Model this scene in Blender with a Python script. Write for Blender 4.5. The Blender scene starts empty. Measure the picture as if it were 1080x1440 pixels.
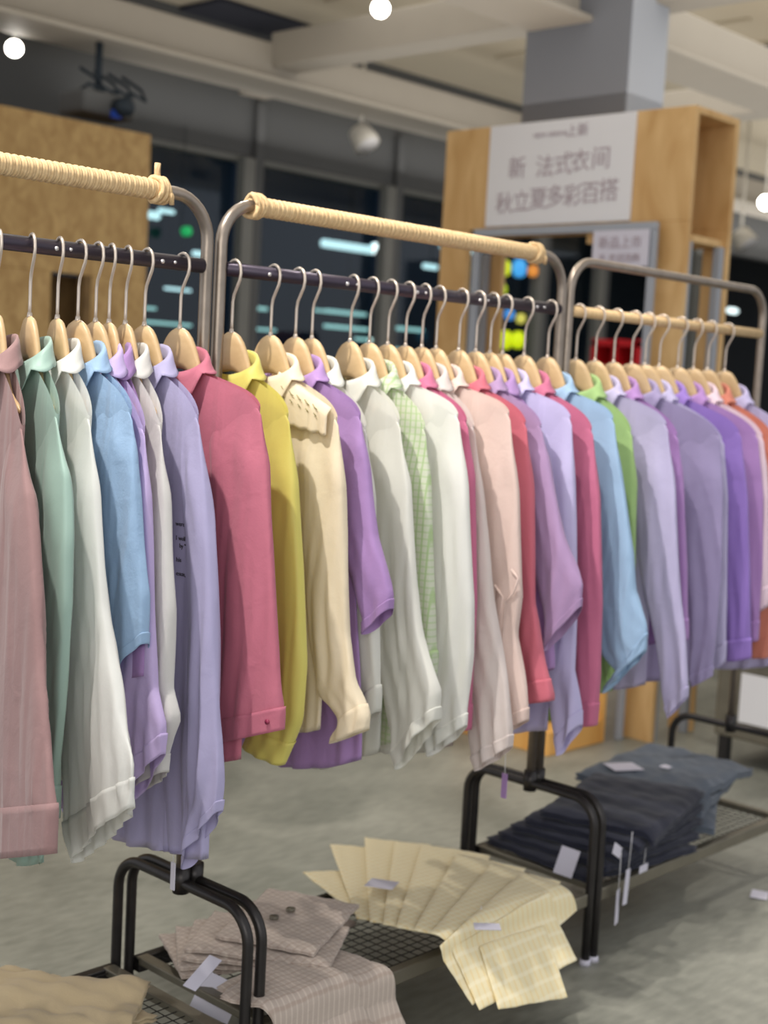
import bpy, math, random
import numpy as np
from mathutils import Vector, Matrix
random.seed(7)
S = bpy.context.scene
COL = S.collection
PI = math.pi

# ------------------------------------------------------------------ camera
F_PX = 1958.8
PITCH, ROLL, YAW = 0.09608026, 0.05368091, 0.75213502
CAM = np.array([-1.80987335, -2.1965889, 1.50352163])
Fv = np.array([math.cos(PITCH)*math.cos(YAW), math.cos(PITCH)*math.sin(YAW), -math.sin(PITCH)])
R0 = np.cross(Fv, [0, 0, 1]); R0 /= np.linalg.norm(R0); U0 = np.cross(R0, Fv)
Rv = math.cos(ROLL)*R0 + math.sin(ROLL)*U0
Uv = -math.sin(ROLL)*R0 + math.cos(ROLL)*U0
cd = bpy.data.cameras.new('camera'); co = bpy.data.objects.new('camera', cd); COL.objects.link(co)
co.matrix_world = Matrix(((Rv[0], Uv[0], -Fv[0], CAM[0]), (Rv[1], Uv[1], -Fv[1], CAM[1]),
                          (Rv[2], Uv[2], -Fv[2], CAM[2]), (0, 0, 0, 1)))
cd.sensor_fit = 'VERTICAL'; cd.sensor_height = 36.0; cd.sensor_width = 27.0
cd.lens = F_PX/1440*36
cd.clip_start = 0.05; cd.clip_end = 100
cd.dof.use_dof = True; cd.dof.focus_distance = 2.38; cd.dof.aperture_fstop = 3.2
S.camera = co

# ------------------------------------------------------------------ view + world + store lamps + added fills
S.view_settings.view_transform = 'Standard'
S.view_settings.look = 'None'
S.view_settings.exposure = 0.0
S.view_settings.gamma = 1.0
S.view_settings.use_curve_mapping = False
w = bpy.data.worlds.new('world'); S.world = w; w.use_nodes = True
w.node_tree.nodes['Background'].inputs[0].default_value = (0.92, 0.95, 1.0, 1)
w.node_tree.nodes['Background'].inputs[1].default_value = 0.88

def spot(name, loc, aim, watts, size, angle, blend=0.3, col=(1, .96, .9)):
    l = bpy.data.lights.new(name, 'SPOT'); l.energy = watts; l.color = col
    l.shadow_soft_size = size; l.spot_size = math.radians(angle); l.spot_blend = blend
    o = bpy.data.objects.new(name, l); COL.objects.link(o); o.location = loc
    o.rotation_euler = (Vector(aim)-Vector(loc)).to_track_quat('-Z', 'Y').to_euler()
    return o
def area(name, loc, aim, watts, sx, sy, col=(1, .96, .9)):
    l = bpy.data.lights.new(name, 'AREA'); l.energy = watts; l.color = col
    l.shape = 'RECTANGLE'; l.size = sx; l.size_y = sy
    o = bpy.data.objects.new(name, l); COL.objects.link(o); o.location = loc
    o.rotation_euler = (Vector(aim)-Vector(loc)).to_track_quat('-Z', 'Y').to_euler()
    return o
spot('track_spot_key', (-1.05, -0.12, 3.5), (-0.1, 0, 1.2), 250, .03, 60, .35)
spot('track_spot_middle', (0.15, -0.22, 3.5), (1.0, 0, 1.2), 120, .03, 46, .4)
spot('track_spot_far', (1.3, -0.25, 3.5), (2.2, 0, 1.2), 120, .035, 50, .4)
spot('track_spot_back', (1.2, 1.6, 3.5), (1.3, -0.4, 0.0), 85, .04, 80, .4)
spot('track_spot_aisle', (3.2, -0.6, 3.5), (2.4, -1.3, 0.0), 110, .04, 60, .4)
area('ceiling_wash', (1.5, 0.5, 3.7), (1.5, 0.5, 0), 30, 5, 3)
area('ceiling_wash_back', (5.5, 2.0, 3.7), (5.5, 2.0, 0), 70, 4, 3)
area('ceiling_fill_near', (4.5, 2.0, 2.85), (4.5, 2.01, 3.75), 75, 8, 4)  # added upward fill to brighten ceiling and beams, no such fixture
area('ceiling_fill_aisle', (11.5, 3.4, 2.85), (11.5, 3.41, 3.75), 70, 6, 3.0)  # second added ceiling fill, further along the aisle
area('ceiling_fill_window', (7.5, 4.75, 3.0), (7.5, 4.751, 3.75), 14, 9, .3)  # added fill for the deck between beam and window wall
area('outer_wall_fill', (8, 8, 3.6), (8, 9.6, 1.0), 45, 10, .5, (.5, .65, 1))  # added blue fill to lift the dark wall beyond the glass
area('camera_side_fill', (-4.2, -3.6, 2.6), (0.6, 0, 1.0), 75, 3.5, 2.2)  # added fill from behind the camera, lifts shaded shirts

# ------------------------------------------------------------------ helpers
def ray(px, py): return Fv*F_PX + Rv*(px-540) - Uv*(py-720)
def at(px, py, ax, v):
    """point of the place seen at a pixel, on the real plane axis ax = v"""
    d = ray(px, py); t = (v-CAM[ax])/d[ax]; return CAM+t*d
def pj(P):
    d = np.asarray(P, float)-CAM; z = d@Fv
    return 540+F_PX*(d@Rv)/z, 720-F_PX*(d@Uv)/z
ZR = 1.705      # hanging rail height
def railx(px):
    lo, hi = -1.5, 5
    for _ in range(40):
        m = (lo+hi)/2
        if pj((m, 0, ZR+.02))[0] < px: lo = m
        else: hi = m
    return lo

def tag(o, label=None, cat=None, group=None, kind=None):
    if label: o['label'] = label
    if cat: o['category'] = cat
    if group: o['group'] = group
    if kind: o['kind'] = kind
    return o
def empty(name, loc, label, cat, group=None):
    o = bpy.data.objects.new(name, None); COL.objects.link(o); o.location = loc
    o.empty_display_size = .05
    return tag(o, label, cat, group)
def mesh(name, V, Fc, m, parent=None, smooth=True):
    V = np.asarray(V, float)
    org = np.array(parent.location) if parent is not None else V.mean(axis=0)*0
    if parent is not None and parent.parent is not None: org = np.array(parent.parent.location)+org
    me = bpy.data.meshes.new(name)
    me.from_pydata((V-org).tolist(), [], [tuple(int(i) for i in f) for f in Fc])
    me.update()
    if smooth: me.polygons.foreach_set('use_smooth', [True]*len(me.polygons))
    if m: me.materials.append(m)
    o = bpy.data.objects.new(name, me); COL.objects.link(o)
    if parent is not None: o.parent = parent
    return o
def solid(o, t, off=0):
    md = o.modifiers.new('thickness', 'SOLIDIFY'); md.thickness = t; md.offset = off; return o
def bevel(o, wd, seg=2):
    md = o.modifiers.new('edge', 'BEVEL'); md.width = wd; md.segments = seg; md.limit_method = 'ANGLE'; return o
class MB:
    def __init__(s): s.v = []; s.f = []
    def add(s, V, Fc):
        n = len(s.v); s.v += [tuple(map(float, p)) for p in V]; s.f += [tuple(int(i)+n for i in f) for f in Fc]
    def box(s, x0, x1, y0, y1, z0, z1):
        V = [(x, y, z) for z in (z0, z1) for y in (y0, y1) for x in (x0, x1)]
        s.add(V, [(0, 2, 3, 1), (4, 5, 7, 6), (0, 1, 5, 4), (2, 6, 7, 3), (0, 4, 6, 2), (1, 3, 7, 5)])
    def tube(s, pts, r, n=10, cap=True):
        P = [np.array(p, float) for p in pts]; m = len(P); rr = r if hasattr(r, '__len__') else [r]*m
        T = [P[min(i+1, m-1)]-P[max(i-1, 0)] for i in range(m)]
        T = [t/np.linalg.norm(t) for t in T]
        a = np.array([0, 0, 1.]) if abs(T[0][2]) < .9 else np.array([1., 0, 0])
        nrm = np.cross(T[0], a); nrm /= np.linalg.norm(nrm)
        V = []
        for i in range(m):
            nrm = nrm-T[i]*(nrm@T[i]); nrm /= np.linalg.norm(nrm); b = np.cross(T[i], nrm)
            for k in range(n):
                an = 2*PI*k/n; V.append(P[i]+rr[i]*(math.cos(an)*nrm+math.sin(an)*b))
        Fc = [(i*n+k, i*n+(k+1) % n, (i+1)*n+(k+1) % n, (i+1)*n+k) for i in range(m-1) for k in range(n)]
        if cap: Fc += [tuple(range(n-1, -1, -1)), tuple((m-1)*n+k for k in range(n))]
        s.add(V, Fc)
    def build(s, name, m, parent=None, smooth=True, bev=0):
        o = mesh(name, s.v, s.f, m, parent, smooth)
        if bev: bevel(o, bev)
        return o
def arc(c, r, a0, a1, u, v, n=8):
    c = np.array(c, float); u = np.array(u, float); v = np.array(v, float)
    return [c+r*(math.cos(a0+(a1-a0)*i/n)*u+math.sin(a0+(a1-a0)*i/n)*v) for i in range(n+1)]

# ------------------------------------------------------------------ materials
def lin(c): return tuple(((x/255)/12.92 if x/255 <= .04045 else ((x/255+.055)/1.055)**2.4) for x in c)
def newmat(name):
    m = bpy.data.materials.new(name); m.use_nodes = True; nt = m.node_tree
    return m, nt, nt.nodes['Principled BSDF'], nt.nodes['Material Output']
def plain(name, c, rough=.5, metal=0, var=.08, scale=8, bump=0, bscale=60, coat=0):
    m, nt, b, out = newmat(name); N = nt.nodes; Lk = nt.links
    tc = N.new('ShaderNodeTexCoord'); no = N.new('ShaderNodeTexNoise'); no.inputs['Scale'].default_value = scale
    no.inputs['Detail'].default_value = 5
    Lk.new(tc.outputs['Object'], no.inputs['Vector'])
    mx = N.new('ShaderNodeMix'); mx.data_type = 'RGBA'; c = lin(c)
    mx.inputs['A'].default_value = tuple(x*(1-var) for x in c)+(1,); mx.inputs['B'].default_value = tuple(min(1, x*(1+var)) for x in c)+(1,)
    Lk.new(no.outputs['Fac'], mx.inputs['Factor']); Lk.new(mx.outputs['Result'], b.inputs['Base Color'])
    b.inputs['Roughness'].default_value = rough; b.inputs['Metallic'].default_value = metal
    b.inputs['Coat Weight'].default_value = coat
    if bump:
        n2 = N.new('ShaderNodeTexNoise'); n2.inputs['Scale'].default_value = bscale; Lk.new(tc.outputs['Object'], n2.inputs['Vector'])
        bp = N.new('ShaderNodeBump'); bp.inputs['Strength'].default_value = bump; bp.inputs['Distance'].default_value = .003
        Lk.new(n2.outputs['Fac'], bp.inputs['Height']); Lk.new(bp.outputs['Normal'], b.inputs['Normal'])
    return m
def emit(name, c, st):
    m, nt, b, out = newmat(name); b.inputs['Base Color'].default_value = lin(c)+(1,)
    b.inputs['Emission Color'].default_value = lin(c)+(1,); b.inputs['Emission Strength'].default_value = st; return m
def cloth(name, c, rough=.75, crinkle=.35, trans=.18, stripes=None, satin=0, drape=7.5):
    m, nt, b, out = newmat(name); N = nt.nodes; Lk = nt.links
    tc = N.new('ShaderNodeTexCoord'); g_ = sum(c)/3; c = lin([x+(g_-x)*.14 for x in c])
    no = N.new('ShaderNodeTexNoise'); no.inputs['Scale'].default_value = 5; no.inputs['Detail'].default_value = 4
    Lk.new(tc.outputs['Object'], no.inputs['Vector'])
    mx = N.new('ShaderNodeMix'); mx.data_type = 'RGBA'
    mx.inputs['A'].default_value = tuple(x*.95 for x in c)+(1,); mx.inputs['B'].default_value = tuple(min(1, x*1.04) for x in c)+(1,)
    Lk.new(no.outputs['Fac'], mx.inputs['Factor']); colout = mx.outputs['Result']
    if stripes:
        for ax, freq, sc, amt in stripes:
            sp = N.new('ShaderNodeSeparateXYZ'); Lk.new(tc.outputs['Object'], sp.inputs[0])
            mu = N.new('ShaderNodeMath'); mu.operation = 'MULTIPLY'; mu.inputs[1].default_value = freq; Lk.new(sp.outputs[ax], mu.inputs[0])
            si = N.new('ShaderNodeMath'); si.operation = 'SINE'; Lk.new(mu.outputs[0], si.inputs[0])
            ma = N.new('ShaderNodeMapRange'); ma.inputs[1].default_value = .45; ma.inputs[2].default_value = .9; ma.inputs[4].default_value = amt
            Lk.new(si.outputs[0], ma.inputs[0])
            m2 = N.new('ShaderNodeMix'); m2.data_type = 'RGBA'; m2.inputs['B'].default_value = lin(sc)+(1,)
            Lk.new(ma.outputs[0], m2.inputs['Factor']); Lk.new(colout, m2.inputs['A']); colout = m2.outputs['Result']
    Lk.new(colout, b.inputs['Base Color'])
    b.inputs['Roughness'].default_value = rough
    b.inputs['Sheen Weight'].default_value = .15; b.inputs['Sheen Roughness'].default_value = .5
    b.inputs['Specular IOR Level'].default_value = .3+satin
    mp = N.new('ShaderNodeMapping'); mp.inputs['Scale'].default_value = (1, 1, .8); Lk.new(tc.outputs['Object'], mp.inputs[0])
    n2 = N.new('ShaderNodeTexNoise'); n2.inputs['Scale'].default_value = 22; n2.inputs['Detail'].default_value = 3; n2.inputs['Distortion'].default_value = .6
    Lk.new(mp.outputs[0], n2.inputs['Vector'])
    n3 = N.new('ShaderNodeTexNoise'); n3.inputs['Scale'].default_value = 260; Lk.new(tc.outputs['Object'], n3.inputs['Vector'])
    ad = N.new('ShaderNodeMath'); ad.operation = 'MULTIPLY_ADD'; ad.inputs[1].default_value = .12
    Lk.new(n3.outputs['Fac'], ad.inputs[0]); Lk.new(n2.outputs['Fac'], ad.inputs[2])
    m3 = N.new('ShaderNodeMapping'); m3.inputs['Scale'].default_value = (11, 11, 1.7); m3.inputs['Rotation'].default_value = (.08, .06, 0); Lk.new(tc.outputs['Object'], m3.inputs[0])
    n4 = N.new('ShaderNodeTexNoise'); n4.inputs['Scale'].default_value = 1; n4.inputs['Detail'].default_value = 1; n4.inputs['Distortion'].default_value = .9
    Lk.new(m3.outputs[0], n4.inputs['Vector'])
    a2 = N.new('ShaderNodeMath'); a2.operation = 'MULTIPLY_ADD'; a2.inputs[1].default_value = drape; Lk.new(n4.outputs['Fac'], a2.inputs[0]); Lk.new(ad.outputs[0], a2.inputs[2]); ad = a2
    bp = N.new('ShaderNodeBump'); bp.inputs['Strength'].default_value = crinkle; bp.inputs['Distance'].default_value = .006
    Lk.new(ad.outputs[0], bp.inputs['Height']); Lk.new(bp.outputs['Normal'], b.inputs['Normal'])
    tr = N.new('ShaderNodeBsdfTranslucent'); Lk.new(colout, tr.inputs[0]); Lk.new(bp.outputs['Normal'], tr.inputs['Normal'])
    ms = N.new('ShaderNodeMixShader'); ms.inputs[0].default_value = trans
    Lk.new(b.outputs[0], ms.inputs[1]); Lk.new(tr.outputs[0], ms.inputs[2]); Lk.new(ms.outputs[0], out.inputs[0])
    return m
def wood(name, c1, c2, scale=3, rough=.55, axis=(1, 1, .12), dist=1.2):
    m, nt, b, out = newmat(name); N = nt.nodes; Lk = nt.links
    tc = N.new('ShaderNodeTexCoord'); mp = N.new('ShaderNodeMapping'); mp.inputs['Scale'].default_value = axis
    Lk.new(tc.outputs['Object'], mp.inputs[0])
    no = N.new('ShaderNodeTexNoise'); no.inputs['Scale'].default_value = scale*5; no.inputs['Detail'].default_value = 8; no.inputs['Distortion'].default_value = dist
    Lk.new(mp.outputs[0], no.inputs['Vector'])
    cr = N.new('ShaderNodeValToRGB'); cr.color_ramp.elements[0].position = .3; cr.color_ramp.elements[1].position = .7
    cr.color_ramp.elements[0].color = lin(c1)+(1,); cr.color_ramp.elements[1].color = lin(c2)+(1,)
    Lk.new(no.outputs['Fac'], cr.inputs[0]); Lk.new(cr.outputs[0], b.inputs['Base Color'])
    b.inputs['Roughness'].default_value = rough
    bp = N.new('ShaderNodeBump'); bp.inputs['Strength'].default_value = .1; bp.inputs['Distance'].default_value = .002
    Lk.new(no.outputs['Fac'], bp.inputs['Height']); Lk.new(bp.outputs['Normal'], b.inputs['Normal'])
    return m
def floor_mat():
    m, nt, b, out = newmat('polished_concrete'); N = nt.nodes; Lk = nt.links
    tc = N.new('ShaderNodeTexCoord')
    n1 = N.new('ShaderNodeTexNoise'); n1.inputs['Scale'].default_value = 1.6; n1.inputs['Detail'].default_value = 8; n1.inputs['Distortion'].default_value = 1.2
    n2 = N.new('ShaderNodeTexNoise'); n2.inputs['Scale'].default_value = 14; n2.inputs['Detail'].default_value = 6
    mp = N.new('ShaderNodeMapping'); mp.inputs['Rotation'].default_value = (0, 0, .5); mp.inputs['Scale'].default_value = (1, 3.2, 1)
    Lk.new(tc.outputs['Object'], n1.inputs['Vector']); Lk.new(tc.outputs['Object'], mp.inputs[0]); Lk.new(mp.outputs[0], n2.inputs['Vector'])
    ad = N.new('ShaderNodeMath'); ad.operation = 'MULTIPLY_ADD'; ad.inputs[1].default_value = .5; Lk.new(n2.outputs['Fac'], ad.inputs[0]); Lk.new(n1.outputs['Fac'], ad.inputs[2])
    cr = N.new('ShaderNodeValToRGB'); e = cr.color_ramp.elements
    e[0].position = .55; e[0].color = lin((108, 109, 100))+(1,); e[1].position = .95; e[1].color = lin((146, 145, 134))+(1,)
    Lk.new(ad.outputs[0], cr.inputs[0]); Lk.new(cr.outputs[0], b.inputs['Base Color'])
    b.inputs['Roughness'].default_value = .42
    bp = N.new('ShaderNodeBump'); bp.inputs['Strength'].default_value = .12; bp.inputs['Distance'].default_value = .003
    Lk.new(n2.outputs['Fac'], bp.inputs['Height']); Lk.new(bp.outputs['Normal'], b.inputs['Normal'])
    return m
M = {}
M['floor'] = floor_mat()
M['ceil'] = plain('painted_ceiling_deck', (186, 176, 156), .9, var=.07, scale=2)
M['beam'] = plain('painted_beam', (156, 149, 138), .7, var=.04)
M['bulk'] = plain('grey_plaster', (90, 91, 92), .85, var=.05, scale=2)
M['dark'] = plain('dark_teal_wall', (26, 38, 48), .8)
M['post'] = plain('grey_painted_steel', (120, 120, 116), .6)
M['colf'] = plain('slate_grey', (104, 106, 112), .75, var=.04, scale=3)
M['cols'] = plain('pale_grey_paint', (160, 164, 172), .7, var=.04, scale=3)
M['ply'] = wood('birch_plywood', (196, 152, 94), (224, 186, 130), 1.2, .6, (1, 1, .35), 1.5)
M['osb'] = wood('oriented_strand_board', (172, 136, 84), (206, 172, 116), 3.5, .7, (1, 1, .6), .8)
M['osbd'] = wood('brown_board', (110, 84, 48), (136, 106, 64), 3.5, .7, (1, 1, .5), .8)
M['hwood'] = wood('pale_hanger_wood', (180, 148, 106), (212, 182, 138), 3, .42, (1, .25, 1), .6)
M['white'] = plain('white_card', (228, 226, 228), .6, var=.02)
M['white2'] = plain('lilac_white_card', (208, 204, 216), .6, var=.02)
M['ink'] = plain('grey_ink', (176, 160, 166), .7)
M['inkd'] = plain('dark_ink', (70, 64, 74), .7)
M['blackm'] = plain('worn_black_steel', (58, 55, 54), .36, metal=.7, var=.3, scale=30, bump=.15)
M['steel'] = plain('scuffed_raw_steel', (146, 134, 122), .36, metal=.75, var=.3, scale=25, bump=.1)
M['rail'] = plain('dark_purple_grey_steel', (62, 54, 66), .35, metal=.5, var=.12, scale=20)
M['wire'] = plain('brushed_nickel_wire', (206, 192, 178), .35, metal=.6, var=.04)
M['bar'] = plain('grey_brown_flat_bar', (118, 112, 98), .4, metal=.5, var=.25, scale=15)
M['lamp'] = plain('white_lamp_housing', (205, 200, 190), .45, var=.02)
M['glow'] = emit('lamp_glow', (255, 250, 240), 22)
M['nickel'] = plain('bright_screw', (225, 222, 222), .3, metal=.6)

def rope_mat():
    m, nt, b, out = newmat('jute_rope'); N = nt.nodes; Lk = nt.links
    tc = N.new('ShaderNodeTexCoord'); sp = N.new('ShaderNodeSeparateXYZ'); Lk.new(tc.outputs['Object'], sp.inputs[0])
    mu = N.new('ShaderNodeMath'); mu.operation = 'MULTIPLY'; mu.inputs[1].default_value = 2*PI/.006; Lk.new(sp.outputs[0], mu.inputs[0])
    si = N.new('ShaderNodeMath'); si.operation = 'SINE'; Lk.new(mu.outputs[0], si.inputs[0])
    no = N.new('ShaderNodeTexNoise'); no.inputs['Scale'].default_value = 120; Lk.new(tc.outputs['Object'], no.inputs['Vector'])
    cr = N.new('ShaderNodeValToRGB'); cr.color_ramp.elements[0].color = lin((196, 158, 108))+(1,); cr.color_ramp.elements[1].color = lin((234, 206, 160))+(1,)
    Lk.new(no.outputs['Fac'], cr.inputs[0]); Lk.new(cr.outputs[0], b.inputs['Base Color']); b.inputs['Roughness'].default_value = .85
    bp = N.new('ShaderNodeBump'); bp.inputs['Strength'].default_value = .35; bp.inputs['Distance'].default_value = .002
    Lk.new(si.outputs[0], bp.inputs['Height']); Lk.new(bp.outputs['Normal'], b.inputs['Normal'])
    return m
M['rope'] = rope_mat()

# ------------------------------------------------------------------ the room
def struct(o): return tag(o, kind='structure')
def sbox(name, m, *b, bev=0, smooth=False):
    k = MB(); k.box(*b); return struct(k.build(name, m, None, smooth, bev))
sbox('floor', M['floor'], -6, 20, -6, 12, -.1, 0)
ZC = 3.75
sbox('ceiling', M['ceil'], -.5, 20, -1.8, 12, ZC, ZC+.1)
WY = 5.0; WT = 2.92
sbox('wall_back', M['bulk'], -1, 20, WY, WY+.15, WT, ZC)                 # bulkhead over the shop window
sbox('wall_left', M['bulk'], -1, 2.2, WY, WY+.15, 0, WT)
sbox('wall_right', M['bulk'], 18, 18.2, -6, 12, 0, ZC)
sbox('wall_outer', M['dark'], -1, 20, 9.6, 9.8, 0, ZC)
# window pane: real glass with a dark interior beyond
def glass_mat():
    m, nt, b, out = newmat('window_glass'); N = nt.nodes; Lk = nt.links
    gl = N.new('ShaderNodeBsdfGlossy'); gl.inputs['Roughness'].default_value = .03; gl.inputs[0].default_value = (.9, .95, 1, 1)
    tr = N.new('ShaderNodeBsdfTransparent'); tr.inputs[0].default_value = (.62, .72, .74, 1)
    fr = N.new('ShaderNodeFresnel'); fr.inputs[0].default_value = 1.45
    ge = N.new('ShaderNodeNewGeometry'); fr2 = N.new('ShaderNodeMath'); fr2.operation = 'SUBTRACT'; fr2.use_clamp = True
    Lk.new(fr.outputs[0], fr2.inputs[0]); Lk.new(ge.outputs['Backfacing'], fr2.inputs[1])     # thin pane: one reflection only
    ms = N.new('ShaderNodeMixShader'); Lk.new(fr2.outputs[0], ms.inputs[0]); Lk.new(tr.outputs[0], ms.inputs[1]); Lk.new(gl.outputs[0], ms.inputs[2])
    Lk.new(ms.outputs[0], out.inputs[0]); return m
M['glass'] = glass_mat()
posts = [at(p, 300, 1, WY-.1)[0] for p in (355, 556)]
px_posts = [2.3, posts[0], posts[1], at(765, 420, 1, WY-.1)[0], at(850, 430, 1, WY-.1)[0], at(985, 420, 1, WY-.1)[0]]
for i in range(5):
    k = MB(); k.box(px_posts[i]+.05, px_posts[i+1]-.05, WY+.06, WY+.07, .05, WT)
    g = struct(k.build('window_%d' % (i+1), M['glass'], None, False))
    k = MB(); k.box(px_posts[i], px_posts[i+1], WY+.02, WY+.12, 0, .06)
    k.box(px_posts[i], px_posts[i+1], WY+.02, WY+.12, 1.05, 1.10); k.box(px_posts[i], px_posts[i+1], WY+.02, WY+.12, WT-.04, WT)
    struct(k.build('window_frame', M['post'], g, False))
for i, X in enumerate(px_posts[1:]):
    k = MB(); wd = .05
    k.box(X-wd, X+wd, WY-.06, WY+.02, 0, WT-.02)
    o = k.build('steel_window_post', M['post'], None, False, .006)
    tag(o, ['grey steel post at the window, first right of the plywood wall',
            'grey steel post at the window, seen above the right end of the roped bar',
            'grey steel post at the window behind the neon lights',
            'grey steel post at the window behind the small hanging card',
            'grey steel post at the window, right of the plywood sign box'][i], 'post', 'steel posts along the shop window')
    k = MB(); k.box(X+.06, X+.13, WY-.05, WY-.01, 0, WT+.35)
    o2 = k.build('steel_post_flange', M['bulk'], o, False, .004)

# ceiling beams
def beam(name, *b): return sbox(name, M['beam'], *b, bev=.01)
beam('trim_1', -.5, 18, 4.18, 4.42, 3.22, 3.44)
beam('trim_2', -.5, 18, 4.10, 4.50, 3.20, 3.23)
y2 = at(1000, 110, 2, 3.22)[1]
beam('trim_3', -.5, 18, y2-.1, y2+.12, 3.22, 3.46)
beam('trim_4', -.5, 18, y2-.18, y2+.2, 3.20, 3.23)
for i, (px, py) in enumerate([(560, 68), (960, 170), (290, 142)]):
    P = at(px, py, 2, 3.32); beam('trim_%d' % (5+i), P[0]-.11, P[0]+.11, (-1.5 if i < 2 else 4.45), (4.2 if i < 2 else 5), 3.3, 3.5)
# dark flat sheets under the deck where the ceiling has gaps
DG = plain('dark_gap_sheet', (44, 46, 58), .9)
P1 = at(340, 35, 2, ZC-.01); P2 = at(560, 20, 2, ZC-.01)
sbox('trim_8', DG, P1[0]-.5, P1[0]+.6, 4.6, P1[1]+1.5, ZC-.03, ZC-.005)
P3 = at(1000, 80, 2, ZC-.01)
sbox('trim_9', DG, P3[0]-.15, P3[0]+.5, P3[1]-2.2, P3[1]+.4, ZC-.03, ZC-.005)
# deck ribs
k = MB()
for i in range(11): k.box(2.5+i*.55, 2.53+i*.55, y2+.25, 4.1, ZC-.02, ZC)
struct(k.build('trim_11', M['ceil'], None, False))

# ------------------------------------------------------------------ plywood wall unit at left
a0 = at(0, 145, 1, 4.0); a1 = at(213, 190, 1, 4.0); zt = a1[2]; xr = a1[0]
u = empty('plywood_display_wall', (1.6, 4.0, 0), 'tall tan chipboard display unit behind the left rack, with a brown doorway recess', 'display unit')
k = MB(); k.box(-.6, at(72, 400, 1, 4)[0], 4.0, 4.05, 0, 1.95); k.box(at(125, 400, 1, 4)[0], xr, 4.0, 4.05, 0, 1.95); k.box(-.6, xr, 4.0, 4.05, 1.95, zt)
k.build('front_panel', M['osb'], u, False, .004)
k = MB(); k.box(xr-.04, xr, 4.05, 4.45, 0, zt); k.build('side_panel', M['osb'], u, False, .003)
k = MB(); k.box(-.6, xr-.04, 4.05, 4.45, zt-.04, zt); k.build('top_panel', M['osb'], u, False, .003)
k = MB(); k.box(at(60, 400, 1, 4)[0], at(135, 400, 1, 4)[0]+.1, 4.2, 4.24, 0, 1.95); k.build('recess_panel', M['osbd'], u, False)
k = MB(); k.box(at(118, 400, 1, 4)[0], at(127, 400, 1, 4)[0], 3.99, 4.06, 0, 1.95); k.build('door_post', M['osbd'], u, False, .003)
# projector and cables lying on top of it
u = empty('ceiling_projector', tuple(at(140, 150, 1, 4.15)), 'dark projector with trailing cables, above the chipboard unit', 'projector')
Pp = at(140, 152, 1, 4.2)
k = MB(); k.box(Pp[0]-.17, Pp[0]+.17, 4.1, 4.34, Pp[2]-.05, Pp[2]+.07); k.build('case', M['bulk'], u, False, .02)
k = MB(); k.tube([(Pp[0]+.05, 4.02, Pp[2]), (Pp[0]+.05, 4.1, Pp[2])], .05, 16); k.build('lens', M['dark'], u)
k = MB()
for i in range(4):
    x = Pp[0]-.15+.09*i; k.tube([(x, 4.2, Pp[2]+.05), (x+.03, 4.13, Pp[2]+.10), (x+.12, 4.12, Pp[2]+.07), (x+.15, 4.2, Pp[2]+.14), (x+.05, 4.25, Pp[2]+.2)], .010, 6)
k.tube([(Pp[0], 4.22, Pp[2]), (Pp[0], 4.22, 3.2)], .02, 8)
k.build('cables', M['dark'], u)
k = MB(); k.box(Pp[0]+.0, Pp[0]+.05, 4.07, 4.1, Pp[2]-.06, Pp[2]-.02); k.build('blue_plug', plain('blue_plastic', (40, 80, 190), .5), u, False)

# ------------------------------------------------------------------ column and plywood sign tower
XS = 3.3
cl = at(735, 165, 0, XS+.35); cr_ = at(885, 100, 0, XS+.35)
u = empty('square_column', (XS+.5, (cl[1]+cr_[1])/2, 2.69), 'square grey building column rising behind the plywood sign', 'column')
side_w = at(937, 100, 1, cr_[1])[0]
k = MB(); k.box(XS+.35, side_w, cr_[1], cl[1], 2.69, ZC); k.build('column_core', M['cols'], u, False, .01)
k = MB(); k.box(XS+.335, XS+.35, cr_[1]+.005, cl[1]-.005, 2.70, ZC-.001); k.build('front_face', M['colf'], u, False)  # thin sheet, darker than the column's side
yl = at(628, 200, 0, XS)[1]; yr = at(980, 148, 0, XS)[1]
ztb = 2.69; zbb = at(965, 337, 0, XS)[2]; xb = 3.66
u = empty('plywood_sign_tower', (XS, (yl+yr)/2, 0), 'tall plywood box frame on legs carrying the white sign board', 'display frame')
zpan = at(780, 318, 0, XS)[2]
k = MB(); k.box(XS, XS+.03, yr, yl, zpan, ztb); k.build('front_panel', M['ply'], u, False, .003)
k = MB(); k.box(xb-.03, xb, yr, yl, zpan, ztb); k.box(xb-.03, xb, yr, yr+.5, zbb, zpan); k.build('back_panel', M['ply'], u, False, .003)
k = MB(); k.box(XS+.03, xb-.03, yr, yl, ztb-.03, ztb); k.build('top_panel', M['ply'], u, False, .003)
k = MB(); k.box(XS+.03, xb-.03, yr+.02, yr+.5, zbb, zbb+.03); k.build('bottom_panel', M['ply'], u, False, .003)
k = MB(); k.box(XS+.03, xb-.03, yr+.5, yr+.53, zbb, ztb-.03); k.build('divider', M['ply'], u, False, .003)
for (x0, x1, y0, y1) in [(XS, XS+.03, yl-.17, yl), (XS, XS+.03, yr, yr+.17), (xb-.03, xb, yr, yr+.12), (xb-.03, xb, yl-.12, yl)]:
    k = MB(); k.box(x0, x1, y0, y1, 0, zpan if x0 == XS else zbb); k.build('leg', M['ply'], u, False, .003)
for (x0, y0) in [(XS+.03, yr+.01), (xb-.07, yr+.01), (XS+.03, yl-.05), (xb-.07, yl-.05)]:
    k = MB(); k.box(x0, x0+.035, y0, y0+.035, 0, zbb); k.build('leg_reinforcement', M['cols'], u, False, .002)
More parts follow.
